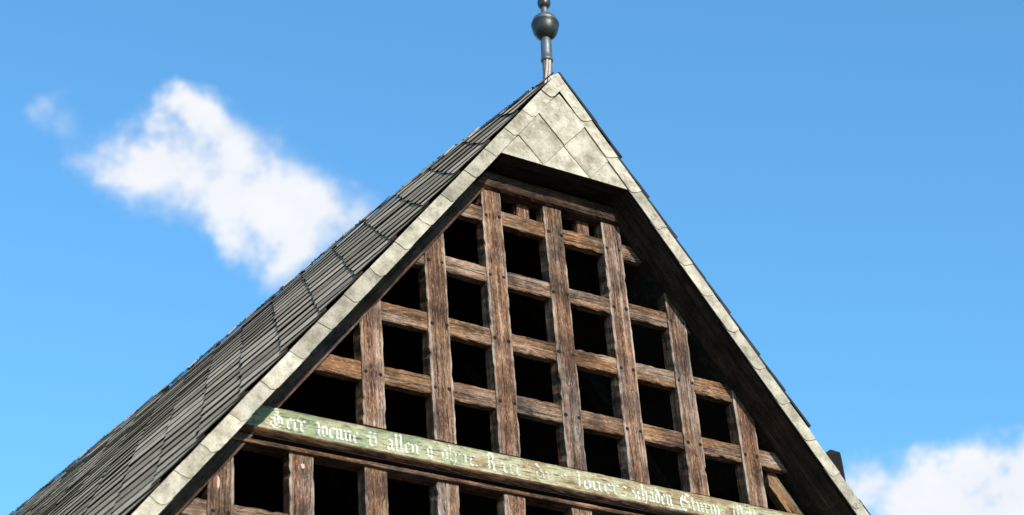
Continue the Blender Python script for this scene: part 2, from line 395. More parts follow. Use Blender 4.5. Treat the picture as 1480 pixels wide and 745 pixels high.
def lathe(profile, seg=32):
    vs, fs = [], []
    for (r, z) in profile:
        for k in range(seg):
            a = 2 * math.pi * k / seg
            vs.append((r * math.cos(a), r * math.sin(a), z))
    for i in range(len(profile) - 1):
        for k in range(seg):
            k2 = (k + 1) % seg
            fs.append((i * seg + k, i * seg + k2, (i + 1) * seg + k2, (i + 1) * seg + k))
    fs.append(tuple(range(seg))); fs.append(tuple(range(len(profile) * seg - 1, (len(profile) - 1) * seg - 1, -1)))
    me = mesh('lathe', vs, fs, True)
    return me

# ------------------------------------------------------------------ ground
gr = obj('ground', mesh('ground', [(-2000, -2000, 0), (2000, -2000, 0), (2000, 2000, 0), (-2000, 2000, 0)], [(0, 1, 2, 3)]), M['ground'])
gr['kind'] = 'structure'; gr['label'] = 'worn stony ground in front of the gabled house'

# ------------------------------------------------------------------ house
house = bpy.data.objects.new('gabled_house', None); COL.objects.link(house)
house['label'] = 'old gabled house with open timber lattice, inscribed green beam and grey slate roof'
house['category'] = 'house'

# roof geometry (gable coordinates: x right, y into the house, z up)
PH = math.radians(8.3)
AP = Vector((1.418, -0.24, 2.717))
RD = Vector((-math.sin(PH), math.cos(PH), 0))                                   # ridge direction
DL = Vector((-math.cos(math.radians(52.7)), 0, -math.sin(math.radians(52.7))))  # down the left slope
DR = Vector((math.cos(math.radians(54.2)), 0, -math.sin(math.radians(54.2))))
NL = RD.cross(DL).normalized(); NL = NL if NL.z > 0 else -NL
NR = DR.cross(RD).normalized(); NR = NR if NR.z > 0 else -NR
SAG = [(0, 0), (0.5, 0.012), (1, 0.034), (1.5, 0.050), (2, 0.054), (2.5, 0.047), (3, 0.034), (4, 0.0), (5, -0.030), (6, -0.045), (7, -0.055), (8, -0.07), (13, -0.12)]
def sag(u):
    if u <= 0: return 0.0
    for (a, za), (b, zb) in zip(SAG, SAG[1:]):
        if u <= b: return za + (zb - za) * (u - a) / (b - a)
    return SAG[-1][1]
def PL(u, v, h=0.0): return AP + RD * u + DL * v + Vector((0, 0, sag(u))) + NL * h
def PR(u, v, h=0.0): return AP + RD * u + DR * v + Vector((0, 0, sag(u))) + NR * h
def slope_frame(P, u, side, along_rake=False):
    """frame lying in the slope at u: x along the ridge, y down the slope, z outwards"""
    T = (RD + Vector((0, 0, (sag(u + 0.25) - sag(max(0, u - 0.25))) / (0.25 + min(0.25, max(u, 0.0)))))).normalized()
    D = DL if side < 0 else DR
    Nn = T.cross(D).normalized(); Nn = Nn if Nn.z > 0 else -Nn
    if along_rake:
        X = D.cross(Nn); X = X if X.dot(T) > 0 else -X
        return frame(WV(P), X, D, Nn)
    Y = (D - T * D.dot(T)).normalized()
    return frame(WV(P), T, Y, Nn)
def WV(p): return W(p.x, p.y, p.z)
ULEN, VLEN = 12.0, 7.4

us = [i * 0.5 for i in range(int(ULEN / 0.5) + 1)]
vs, fs = [], []
for u in us:
    top = [PL(u, VLEN), PL(u, 0), PR(u, VLEN)]
    lo = [Vector((p.x, p.y, p.z - 0.145)) for p in top]
    vs += [WV(p) for p in top + lo]
for i in range(len(us) - 1):
    a, b = i * 6, (i + 1) * 6
    for (p, q) in ((0, 1), (1, 2), (2, 5), (5, 4), (4, 3), (3, 0)):
        fs.append((a + p, a + q, b + q, b + p))
e = (len(us) - 1) * 6
fs += [(0, 1, 4, 3), (1, 2, 5, 4), (e, e + 1, e + 4, e + 3), (e + 1, e + 2, e + 5, e + 4)]
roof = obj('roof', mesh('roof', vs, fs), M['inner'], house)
roof['label'] = 'steep boarded roof covered with weathered grey slates'

# --- slope slates: diamonds, each lapping over the two below it
rs = random.Random(11)
def frame(P, xa, ya, za):
    return Matrix(((xa.x, ya.x, za.x, P.x), (xa.y, ya.y, za.y, P.y), (xa.z, ya.z, za.z, P.z), (0, 0, 0, 1)))
HU, HV = 0.214, 0.205
SE = HV
def clip(pts, ax, lim):
    out = []
    for a, b in zip(pts, pts[1:] + pts[:1]):
        if a[ax] >= lim: out.append(a)
        if (a[ax] - lim) * (b[ax] - lim) < 0:
            t = (lim - a[ax]) / (b[ax] - lim - a[ax] + lim); out.append((a[0] + (b[0] - a[0]) * t, a[1] + (b[1] - a[1]) * t))
    return out
def diamond_slab(rnd, skew, lim_x=None, lim_y=None):
    g = rnd.uniform(0.002, 0.006); ov = 0.06; th = rnd.uniform(0.0055, 0.008)
    key = [(0, HV - g), (HU - g, 0), (HU - g, -ov), (0, -HV - ov), (-HU + g, -ov), (-HU + g, 0)]
    pts = []
    for q, (a, b) in enumerate(zip(key, key[1:] + key[:1])):
        m = 5 if q in (0, 5) else 1
        for t in range(m):
            f_ = t / m; jj = 0.0045 if t else 0.001
            pts.append((a[0] + (b[0] - a[0]) * f_ + rnd.uniform(-jj, jj), a[1] + (b[1] - a[1]) * f_ + rnd.uniform(-jj, jj)))
    # the bottom tip is dressed blunt
    pts[0] = (0.012, HV - g - 0.010); pts.insert(0, (-0.014, HV - g - 0.012))
    if lim_x is not None: pts = clip(pts, 0, lim_x)
    if lim_y is not None: pts = clip(pts, 1, lim_y)
    k = rnd.uniform(0.041, 0.050); zs = rnd.uniform(-0.004, 0.004)
    z = lambda x, y: 0.003 + k * (y + HV + ov) + zs * x / HU
    c = math.sqrt(1 - skew * skew); n = len(pts)
    v = [(x + y * skew, y * c, z(x, y) + th) for x, y in pts] + [(x + y * skew, y * c, z(x, y)) for x, y in pts]
    f = [tuple(range(n)), tuple(range(2 * n - 1, n - 1, -1))] + [(i, (i + 1) % n, n + (i + 1) % n, n + i) for i in range(n)]
    me = mesh('roof_slate', v, f)
    me.materials.append(M['roof_slate']); me.materials.append(M['shade_rim'])
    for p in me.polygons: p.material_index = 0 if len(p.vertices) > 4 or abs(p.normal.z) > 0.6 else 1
    return me
# plain rectangular slab used for the edge and ridge slates
def slab(rnd, w, l0, l1, th, z0, z1, zs=0.0):
    pts = []; n = 7
    for i in range(n + 1): pts.append((-w / 2 + w * i / n, l1 + rnd.uniform(-0.005, 0.003)))
    for i in range(1, 4): pts.append((w / 2 + rnd.uniform(-0.004, 0.002), l1 + (l0 - l1) * i / 4))
    pts.append((w / 2, l0)); pts.append((-w / 2, l0))
    for i in range(3, 0, -1): pts.append((-w / 2 + rnd.uniform(-0.002, 0.004), l1 + (l0 - l1) * i / 4))
    n = len(pts)
    def z(x, y): return z0 + (z1 - z0) * (y - l0) / (l1 - l0) + zs * (x / w)
    v = [(x, y, z(x, y) + th) for x, y in pts] + [(x, y, z(x, y)) for x, y in pts]
    f = [tuple(range(n)), tuple(range(2 * n - 1, n - 1, -1))] + [(i, (i + 1) % n, n + (i + 1) % n, n + i) for i in range(n)]
    return v, f
bulk_v, bulk_f, bulk_m = [], [], []
def add_bulk(me, mat):
    b = len(bulk_v)
    bulk_v.extend([mat @ v.co for v in me.vertices]); bulk_f.extend([tuple(i + b for i in p.vertices) for p in me.polygons]); bulk_m.extend([p.material_index for p in me.polygons])
cam_inv = cam.matrix_world.inverted()
def in_view(p, m=0.03):
    q = cam_inv @ p
    if q.z >= 0: return False
    x = q.x / -q.z * 65.588 / 36; y = q.y / -q.z * 65.588 / 36
    return abs(x) < 0.5 + m and abs(y) < 0.2515 + m
cnt = 0
nrow = int(VLEN / HV)
for side, D, PF in ((-1, DL, PL), (1, DR, PR)):
    sk = D.dot(RD)
    full = [diamond_slab(rs, sk) for _ in range(9)]
    edge = [diamond_slab(rs, sk, lim_x=0.004) for _ in range(4)]
    top = [diamond_slab(rs, sk, lim_y=-0.004) for _ in range(4)]
    second = [diamond_slab(rs, sk, lim_y=-HV + 0.004) for _ in range(4)]
    corner = diamond_slab(rs, sk, lim_x=0.004, lim_y=-0.004)
    for r in range(nrow):
        for k in range(int(ULEN / (2 * HU)) + 1):
            u = k * 2 * HU + (r % 2) * HU
            if side > 0 and u < 0.25: continue
            if u > ULEN: continue
            me = (corner if u == 0 else rs.choice(top)) if r == 0 else (rs.choice(second) if r == 1 else (rs.choice(edge) if u == 0 else rs.choice(full)))
            P = PF(u + (rs.uniform(-.004, .004) if u else 0), r * HV + rs.uniform(-.004, .004) + (rs.uniform(0.008, 0.022) if rs.random() < 0.05 and r > 1 else 0), rs.uniform(0.004, 0.0065))
            mt = slope_frame(P, u, side) @ Matrix.Rotation(rs.gauss(0, 0.006 if u else 0.0), 4, 'Z')
            if side < 0 and in_view(mt.translation) and cnt < 300:
                o = obj('slate', me, None, roof); o.matrix_local = mt; cnt += 1
            else: add_bulk(me, mt)
# --- right slope: thick edge slates showing along the gable
rr = random.Random(5)
evar = []
for k in range(5):
    v, f = slab(rr, 0.30, -0.10, 0.355, 0.020, 0.018, rr.uniform(0.036, 0.044))
    evar.append(mesh('edge_slate', v, f)); evar[-1].materials.append(M['edge_slate'])
s = 0.105
while s < VLEN - 0.3:
    if not (3.18 < s + 0.18 < 3.58):
        P = PR(0.145 + rr.uniform(-0.008, 0.004), s, rr.uniform(0.0, 0.008))
        mt = slope_frame(P, 0.0, 1, True) @ Matrix.Rotation(rr.gauss(0, 0.006), 4, 'Z')
        o = obj('edge_slate', rr.choice(evar), None, roof); o.matrix_local = mt
    s += 0.345 if rr.random() < 0.8 else 0.30
me = mesh('slate_covering', bulk_v, bulk_f)
for k_ in ('roof_slate', 'shade_rim'): me.materials.append(M[k_])
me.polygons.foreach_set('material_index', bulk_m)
o = obj('slate_covering', me, None, roof); o['kind'] = 'stuff'

# --- ridge slates standing a little above the ridge
rg = random.Random(3)
u = 0.30
while u < ULEN:
    w = rg.uniform(0.24, 0.33)
    v, f = slab(rg, w + 0.03, -0.012 - rg.uniform(0, 0.022), 0.15, 0.007, rg.uniform(0.022, 0.026), rg.uniform(0.026, 0.031), rg.uniform(-0.014, -0.006))
    mt = slope_frame(PL(u + w / 2, 0.0, 0.0), u + w / 2, -1) @ Matrix.Rotation(rg.gauss(0, 0.025), 4, 'Z')
    me = mesh('ridge_slate', v, f)
    o = obj('ridge_slate', me, M['edge_slate'] if rg.random() < 0.5 else M['roof_slate'], roof); o.matrix_local = mt
    u += w
# moss tufts along the ridge and in the joints
mv, mf = [], []
def tuft(c, r, sq=0.7):
    b = len(mv); ring = 6
    mv.append(c + Vector((0, 0, r * sq)))
    for j, (a, h) in enumerate(((0.75, 0.45), (1.0, -0.1), (0.7, -0.6))):
        for k in range(ring):
            t = 2 * math.pi * (k + 0.5 * j) / ring; q = r * a * rg.uniform(0.7, 1.25)
            mv.append(c + Vector((q * math.cos(t), q * math.sin(t), r * sq * h)))
    for k in range(ring): mf.append((b, b + 1 + k, b + 1 + (k + 1) % ring))
    for j in range(2):
        for k in range(ring):
            a0 = b + 1 + j * ring
            mf.append((a0 + k, a0 + ring + k, a0 + ring + (k + 1) % ring, a0 + (k + 1) % ring))
for i in range(900):
    u = rg.uniform(0.2, 9.5)
    if math.sin(u * 2.1) + math.sin(u * 5.3 + 1) < rg.uniform(-1.6, 1.2): continue
    tuft(WV(PL(u, rg.uniform(-0.02, 0.04), rg.uniform(0.020, 0.036))), rg.uniform(0.004, 0.010), 0.6)
for i in range(380):
    u = rg.uniform(0.05, 7.0); r = rg.randint(1, 26)
    tuft(WV(PL(u, r * HV + rg.uniform(-0.1, 0.1), rg.uniform(0.008, 0.02))), rg.uniform(0.004, 0.009), 0.6)
o = obj('moss', mesh('moss', mv, mf, True), M['moss'], roof); o['kind'] = 'stuff'

# --- dark timber stub rising from the right slope
sv, sf = [], []
cx, cz = 3.44, 0.0
sq = [(-0.09, 0.0), (0.0, -0.09), (0.09, 0.0), (0.0, 0.09)]
for z in (-0.12, 0.14): sv += [W(cx + a, -0.17 + b, z) for a, b in sq]
sv.append(W(cx, -0.17, 0.205))
sf = [(0, 1, 2, 3), (0, 1, 5, 4), (1, 2, 6, 5), (2, 3, 7, 6), (3, 0, 4, 7), (4, 5, 8), (5, 6, 8), (6, 7, 8), (7, 4, 8)]
o = obj('roof_stub', mesh('roof_stub', sv, sf), M['iron'], house)
o['label'] = 'small dark pointed block standing on the right roof edge'
bv = o.modifiers.new('bevel', 'BEVEL'); bv.width = 0.006; bv.segments = 2

# --- pale slates along both rakes
rk = random.Random(21)
def rake(side, joints, name):
    D = Vector((DL.x, DL.z)) if side < 0 else Vector((DR.x, DR.z))
    Nn = Vector((-D.y, D.x)) if side < 0 else Vector((D.y, -D.x))
    if Nn.y > 0: Nn = -Nn
    A2 = Vector((AP.x, AP.z))
    # thin ground board the slates are nailed to
    L = VLEN
    poly = [A2 + D * 0.0 + Nn * 0.004, A2 + D * L + Nn * 0.004, A2 + D * L + Nn * 0.082, A2 + D * 0.05 + Nn * 0.082]
    vsx, fsx = prism([(p.x, p.y) for p in poly], -0.2465, -0.2385)
    base = obj(name, mesh(name, vsx, fsx), M['inner'], house)
    prev = None
    for i, x in enumerate(joints):
        s1 = (x - A2.x) / D.x
        s0 = -0.028 if prev is None and side < 0 else (0.0 if prev is None else prev)
        prev = s1
        sa = s0 - (0.0 if i == 0 else 0.09)
        j = lambda a=0.003: rk.uniform(-a, a)
        wl_ = 0.094 + j(0.002)
        pts = [(sa, -0.002 + j()), ((sa + s1) / 2, -0.004 + j()), (s1 + j(0.006), -0.003 + j(0.002)), (s1 - 0.006 + j(0.006), 0.04), (s1 - 0.012 + j(0.006), 0.072 + j(0.004)),
               (s1 - 0.028 + j(0.006), 0.087), (s1 - 0.050 + j(0.006), wl_), ((sa + s1) / 2, wl_ + j(0.0015)), (sa, wl_)]
        if i == 0 and side < 0:
            pts = [(0.0, 0.001), (0.03, -0.003)] + pts[1:-1] + [(0.10, wl_), (0.016, 0.052), (0.0, 0.016)]
        poly = [A2 + D * a + Nn * b for a, b in pts]
        ln = s1 - sa
        def tilt(px, pz): 
            t = ((Vector((px, pz)) - A2).dot(D) - sa) / ln
            return -0.007 * t + (0 if i else -0.003)
        vsx, fsx = prism([(p.x, p.y) for p in poly], -0.2580 + j(0.001), -0.2515, tilt)
        obj('rake_slate', mesh('rake_slate', vsx, fsx), M['cream'], base)
    return base
JL = [1.262, 1.088, .931, .762, .59, .405, .225, .05, -.134, -.31, -.487, -.67, -.852, -1.034, -1.205, -1.345, -1.48]
while JL[-1] > -2.85: JL.append(JL[-1] - rk.uniform(.165, .185))
JR = [1.66, 1.848, 2.02, 2.202, 2.38, 2.533, 2.71, 2.89, 3.06, 3.235, 3.40, 3.552]
while JR[-1] < 5.4: JR.append(JR[-1] + rk.uniform(.165, .185))
rake(-1, JL, 'rake_board'); rake(1, JR, 'rake_board')

# --- pale diamond slates on the little gable panel
tri = [(1.418, 2.575), (0.90, 1.882), (1.962, 1.876)]
vsx, fsx = prism(tri, -0.237, -0.205)
panel = obj('gable_panel', mesh('gable_panel', vsx, fsx), M['inner'], house)
rd = random.Random(9)
PZ = 1.872
def diamond(cx, cz, y, hx=0.193, hz=0.222):
    raw = [(cx, cz + hz), (cx + hx, cz), (cx, cz - hz), (cx - hx, cz)]
    out = []
    for (a, b) in zip(raw, raw[1:] + raw[:1]):
        for t in (0, .25, .5, .75):
            q = (a[0] + (b[0] - a[0]) * t, a[1] + (b[1] - a[1]) * t)
            jj = 0.0025
            out.append((q[0] + rd.uniform(-jj, jj), q[1] + rd.uniform(-jj, jj)))
    # clip at the drip edge
    cl = []
    for (a, b) in zip(out, out[1:] + out[:1]):
        if a[1] >= PZ: cl.append(a)
        if (a[1] - PZ) * (b[1] - PZ) < 0:
            t = (PZ - a[1]) / (b[1] - a[1]); cl.append((a[0] + (b[0] - a[0]) * t, PZ + rd.uniform(-.002, .002)))
    top = max(p[1] for p in cl); bot = min(p[1] for p in cl)
    vx, fx = prism(cl, y - 0.006, y, lambda x, z: -0.008 * (top - z) / (top - bot))
    obj('slate', mesh('slate', vx, fx), M['cream'], panel)
diamond(1.040, 1.872, -0.2385); diamond(1.405, 1.880, -0.2385); diamond(1.780, 1.872, -0.2385)
diamond(1.222, 2.094, -0.2440); diamond(1.602, 2.094, -0.2425)
diamond(1.412, 2.312, -0.2500)

# ------------------------------------------------------------------ timber gable
def zl(x): return 0.56 + 1.31 * x         # inner edge of the gable rafters
def zr(x): return 4.46 - 1.37 * x
def rafter(side):
    if side < 0:
        xs = [-3.0, 1.44]; poly = [(xs[0], zl(xs[0])), (xs[1], zl(xs[1])), (xs[1], zl(xs[1]) + .24), (xs[0], zl(xs[0]) + .24)]
    else:
        xs = [1.44, 5.4]; poly = [(xs[0], zr(xs[0])), (xs[1], zr(xs[1])), (xs[1], zr(xs[1]) + .10), (xs[0], zr(xs[0]) + .10)]
    vx, fx = prism(poly, -0.008, 0.14)
    return obj('rafter', mesh('rafter', vx, fx), M['rafterL' if side < 0 else 'rafterR'], house)
rafter(-1); rafter(1)

rows = [(1.604, 1.485), (1.125, 1.003), (0.657, 0.527), (0.197, 0.070), (-0.90, -1.02)]
peg_me = None
def peg(parent, x, z, r=0.013):
    """round dark peg; x,z local to the post"""
    vs_, fs_ = [], []
    for (rr_, y) in ((r, 0.004), (r, -0.003), (r * 0.7, -0.0055)):
        vs_ += [(rr_ * math.cos(2 * math.pi * k / 9), y, rr_ * math.sin(2 * math.pi * k / 9)) for k in range(9)]
    for i in range(2):
        fs_ += [(i * 9 + k, i * 9 + (k + 1) % 9, i * 9 + 9 + (k + 1) % 9, i * 9 + 9 + k) for k in range(9)]
    fs_ += [tuple(range(9)), tuple(range(26, 17, -1))]
    global peg_me
    if peg_me is None: peg_me = mesh('peg', vs_, fs_)
    o = obj('peg', peg_me, M['iron'], parent, (x, 0, z)); o.scale = (random.uniform(.85, 1.15),) * 3
    return o
rp = random.Random(17)
DX = {-2: -.010, -1: .006, 0: .005, 1: .009, 2: -.009, 3: .001, 4: 0, 5: -.006, 6: -.006}
def post(col, zb, zt=None, rowset=()):
    xc = 0.48 * col + DX.get(col, 0)
    w = 0.15 + rp.uniform(-.004, .006)
    def ztop(a):
        x = xc + a
        t = min(zl(x) + .05, zr(x) + .05)
        return (min(t, zt) if zt is not None else t) - zb
    L = ztop(0)
    me = loft(w, 0.098, L, 'z', rp, top=ztop)
    o = obj('lattice_post', me, M['post'], house, W(xc, rp.uniform(-.003, .003), zb))
    for (t, b) in rowset:
        zc = (t + b) / 2
        if zb < zc < zb + min(ztop(-w/2), ztop(w/2)) - .06:
            peg(o, -.052 + rp.uniform(-.006, .006), zc - zb - .012 + rp.uniform(-.008, .008))
            peg(o, .050 + rp.uniform(-.006, .006), zc - zb - .012 + rp.uniform(-.008, .008))
    return o
for c in range(0, 7):
    post(c, -0.245 - 0.0015 * c, 1.742, rows[:4])
low = {}
for c in range(-3, 9):
    low[c] = post(c, -1.74, -0.49, rows[4:])
# pale filler plugs on the lower posts
def plug(parent, x, z, a, b):
    n = 11
    ring = [(a * math.cos(2 * math.pi * k / n) * rp.uniform(.75, 1.2), b * math.sin(2 * math.pi * k / n) * rp.uniform(.75, 1.2)) for k in range(n)]
    v = [(q[0], -0.0055, q[1]) for q in ring] + [(q[0] * 1.15, 0.003, q[1] * 1.15) for q in ring]
    f = [tuple(range(n))] + [(k, (k + 1) % n, n + (k + 1) % n, n + k) for k in range(n)]
    obj('filler_plug', mesh('filler_plug', v, f), M['pale_plug'], parent, (x, 0, z))
plug(low[-2], -0.003, -0.66 + 1.74, .018, .018); plug(low[-2], -.018, -.80 + 1.74, .010, .036)
plug(low[-1], .002, -.60 + 1.74, .012, .018)

for i, (t, b) in enumerate(rows):
    zc, h = (t + b) / 2, t - b
    x0 = (b - 0.56) / 1.31 - .05; x1 = (4.46 - b) / 1.37 + .03
    if i == 4: x1 = (4.46 - b) / 1.37 + .03
    me = loft(h, 0.055, x1 - x0, 'x', rp, jit=0.003)
    obj('lattice_batten', me, M['batten'], house, W(x0, 0.016, zc))
vx, fx = prism([(3.06, zr(3.06) - .30), (4.1, zr(4.1) - .30), (4.1, zr(4.1) - .10), (3.06, zr(3.06) - .10)], .078, .14)
obj('brace', mesh('brace', vx, fx), M['braceR'], house)
# short studs between the top batten and the header
for x in (1.24, 1.725):
    obj('stud', loft(.10, .07, .26, 'z', rp), M['post'], house, W(x, .060, 1.52))

def extrude_x(profile, x0f, x1f, seg=40, rnd=None, jit=0.0015, keep=()):
    """profile [(y,z)] swept along x; ends may slant"""
    v, f = [], []; m = len(profile)
    for i in range(seg + 1):
        t = i / seg
        for k, (y, z) in enumerate(profile):
            x = x0f(z) + (x1f(z) - x0f(z)) * t
            v.append(W(x, y + (rnd.uniform(-jit, jit) if rnd else 0), z + (rnd.uniform(-jit, jit) if rnd else 0)))
    for i in range(seg):
        for k in range(m):
            f.append((i * m + k, i * m + (k + 1) % m, (i + 1) * m + (k + 1) % m, (i + 1) * m + k))
    f += [tuple(range(m)), tuple(range(seg * m + m - 1, seg * m - 1, -1))]
    return mesh('sweep', v, f)
XL = lambda z: (z - 0.70) / 1.31          # under the left deck
XR = lambda z: (4.50 - z) / 1.37
hp = [(-.035, 1.862), (-.048, 1.845), (-.052, 1.80), (-.046, 1.768), (-.032, 1.748), (-.01, 1.738), (.08, 1.738), (.08, 1.862)]
obj('header_beam', extrude_x(hp, lambda z: XL(z) + .02, XR, 40, rp, .0025), M['rafterH'], house)
# board behind the header that closes the peak
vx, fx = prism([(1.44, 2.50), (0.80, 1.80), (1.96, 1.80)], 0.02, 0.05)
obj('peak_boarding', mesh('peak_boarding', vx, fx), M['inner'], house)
rb_s = random.Random(41)
# soffit boards under the panel
for i in range(3):
    y0 = -.204 + i * .062
    v, f = [], []
    x0, x1 = .93, 1.94
    pts = [(x0, y0, 1.884), (x1, y0, 1.880), (x1, y0 + .058, 1.880), (x0, y0 + .058, 1.884)]
    v = [W(*p) for p in pts] + [W(p[0], p[1], p[2] + .02) for p in pts]
    f = [(0, 1, 2, 3), (4, 5, 6, 7), (0, 1, 5, 4), (1, 2, 6, 5), (2, 3, 7, 6), (3, 0, 4, 7)]
    obj('soffit_board', mesh('soffit_board', v, f), M['inner'], house)  # near-black timber carries the shade under the panel in its colour

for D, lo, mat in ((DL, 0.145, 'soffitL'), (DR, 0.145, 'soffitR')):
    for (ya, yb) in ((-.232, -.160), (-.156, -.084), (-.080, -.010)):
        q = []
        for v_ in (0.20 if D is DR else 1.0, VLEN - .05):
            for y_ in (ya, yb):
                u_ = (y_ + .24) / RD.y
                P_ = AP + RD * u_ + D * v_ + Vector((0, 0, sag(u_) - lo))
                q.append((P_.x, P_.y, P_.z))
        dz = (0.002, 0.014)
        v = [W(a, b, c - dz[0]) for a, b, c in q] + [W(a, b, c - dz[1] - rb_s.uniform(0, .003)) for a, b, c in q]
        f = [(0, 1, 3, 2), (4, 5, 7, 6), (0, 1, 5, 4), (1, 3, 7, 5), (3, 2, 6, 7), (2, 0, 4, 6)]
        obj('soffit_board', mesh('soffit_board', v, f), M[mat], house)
# --- the inscribed beam: painted fascia, roll and fillet
FY = -0.015
rb = random.Random(29)
fp = [(FY + .006, -.262), (FY, -.268), (FY - .001, -.30), (FY + .001, -.34), (FY, -.38), (FY, -.412), (.10, -.412), (.10, -.262)]
beam = obj('inscribed_beam', extrude_x(fp, XL, XR, 90, rb, .0014), M['green'], house)
beam['label'] = 'weathered green beam with a white blackletter inscription'
roll = [(-.018, -.4125)] + [(-.022 - .030 * math.sin(math.pi * t), -.414 - .040 * t) for t in (0.05, .2, .35, .5, .65, .8, .95)] + [(-.018, -.456), (.09, -.456), (.09, -.4125)]
obj('moulding', extrude_x(roll, XL, XR, 90, rb, .001), M['brown'], beam)
cove = [(-.014, -.4565), (-.012, -.462), (.050, -.466), (.050, -.497), (.09, -.497), (.09, -.4565)]
obj('cove', extrude_x(cove, XL, XR, 4), M['inner'], beam)  # dark strip: shade beneath the roll put into the timber colour
fil = [(-.022, -.4975), (-.026, -.503), (-.026, -.516), (-.022, -.522), (.09, -.522), (.09, -.4975)]
obj('moulding', extrude_x(fil, XL, XR, 90, rb, .001), M['brown'], beam)
# lower sill under the lower lattice
vx, fx = prism([(-2.05, -1.92), (4.68, -1.92), (4.55, -1.74), (-1.92, -1.74)], -.03, .14)
obj('sill_beam', mesh('sill_beam', vx, fx), M['brown'], house)

# --- blackletter inscription built from broad-nib strokes
def mn(x): return [(x - .10, .90), (x + .06, .80), (x + .06, .2), (x + .22, .08)]
G = {
 'i': (.36, [mn(.05)]),
 'ü': (.78, [mn(.05), [(.06 + .02, .22), (.3, .06), (.44, .2)], mn(.42), [(.08, 1.25), (.16, 1.18)], [(.40, 1.25), (.48, 1.18)]]),
 'n': (.78, [mn(.05), [(.11, .78), (.32, .96), (.48, .82), (.48, .2), (.62, .08)]]),
 'm': (1.15, [mn(.05), [(.11, .78), (.30, .96), (.46, .82), (.46, .2), (.55, .1)], [(.46, .78), (.66, .96), (.84, .82), (.84, .2), (.98, .08)]]),
 'u': (.78, [mn(.05), [(.11, .2), (.3, .06), (.46, .2)], mn(.42)]),
 'r': (.56, [mn(.05), [(.11, .72), (.30, .97), (.46, .84)]]),
 'e': (.60, [[(.10, .80), (.10, .22), (.30, .05), (.48, .2)], [(.10, .80), (.30, .97), (.44, .76), (.14, .48)]]),
 'a': (.72, [[(.06, .84), (.26, .97), (.44, .80), (.44, .2), (.58, .08)], [(.44, .55), (.16, .46), (.10, .22), (.26, .05), (.44, .22)]]),
 'l': (.38, [[(0, 1.52), (.10, 1.42), (.10, .2), (.26, .07)]]),
 'd': (.66, [[(.02, 1.46), (.40, .95), (.46, .70), (.46, .25), (.28, .05), (.08, .2), (.08, .75), (.26, .95), (.44, .8)]]),
 'h': (.76, [[(0, 1.52), (.10, 1.42), (.10, .2), (.22, .07)], [(.10, .76), (.32, .96), (.48, .80), (.48, .15), (.34, -.22)]]),
 's': (.56, [[(.44, .86), (.24, .97), (.10, .74), (.42, .36), (.30, .06), (.04, .14)]]),
 'f': (.40, [[(.34, 1.40), (.14, 1.46), (.10, 1.25), (.10, -.02)], [(-.06, .9), (.28, .92)]]),
 'c': (.52, [[(.10, .80), (.10, .22), (.28, .05), (.42, .16)], [(.10, .80), (.28, .97), (.42, .84)]]),
 't': (.48, [[(.10, 1.22), (.10, .22), (.24, .05), (.38, .16)], [(-.06, .88), (.32, .92)]]),
 'w': (1.0, [[(-.08, 1.18), (.10, 1.0), (.08, .22), (.26, .05), (.42, .22), (.42, .96)], [(.42, .22), (.60, .05), (.82, .28), (.80, .76), (.64, .97), (.44, .80)]]),
 'o': (.62, [[(.10, .78), (.10, .24), (.28, .05), (.46, .24), (.46, .76), (.28, .96), (.10, .78)]]),
 'g': (.64, [[(.46, .80), (.28, .97), (.10, .78), (.10, .26), (.28, .08), (.46, .24)], [(.46, .92), (.46, -.12), (.26, -.30), (.06, -.18)]]),
 ',': (.3, [[(.06, .12), (.12, -.02), (.02, -.18)]]),
 'H': (1.30, [[(-.02, 1.22), (.16, 1.50), (.44, 1.56), (.66, 1.36), (.56, 1.10), (.28, 1.02)], [(.12, 1.18), (.34, 1.34), (.52, 1.26)], [(.28, 1.02), (.64, .98), (.92, .72), (.92, .30), (.66, -.02), (.34, -.06), (.04, .10), (-.06, .34), (.14, .40)],
              [(.34, 1.0), (.30, .62), (.36, .28), (.56, .16)], [(.58, .94), (.66, .5), (.56, .16)], [(-.04, .74), (.30, .62), (.66, .66)], [(.0, .12), (.4, .02)], [(.10, 1.44), (.40, 1.46)]]),
 'R': (1.0, [[(.18, 1.40), (.22, .15), (.05, .0)], [(-.05, 1.25), (.20, 1.55), (.56, 1.46), (.66, 1.12), (.46, .86), (.24, .78)], [(.46, .82), (.66, .50), (.66, .12), (.86, .0)]]),
 'S': (1.05, [[(.82, 1.30), (.52, 1.52), (.18, 1.30), (.14, .92), (.48, .78), (.78, .58), (.74, .16), (.42, -.06), (.08, .10)], [(.02, 1.10), (-.04, .55), (.12, .05), (.40, -.10)], [(.48, 1.30), (.44, .95)]]),
 'W': (1.3, [[(-.05, 1.40), (.14, 1.28), (.12, .25), (.34, .05), (.58, .26), (.58, 1.42)], [(.58, .26), (.80, .05), (1.08, .34), (1.06, 1.05), (.86, 1.42), (.62, 1.20)]]),
}
XH = 0.076; NIB = 0.0165; ANG = math.radians(38)
NV = (math.cos(ANG) * NIB / 2, math.sin(ANG) * NIB / 2)
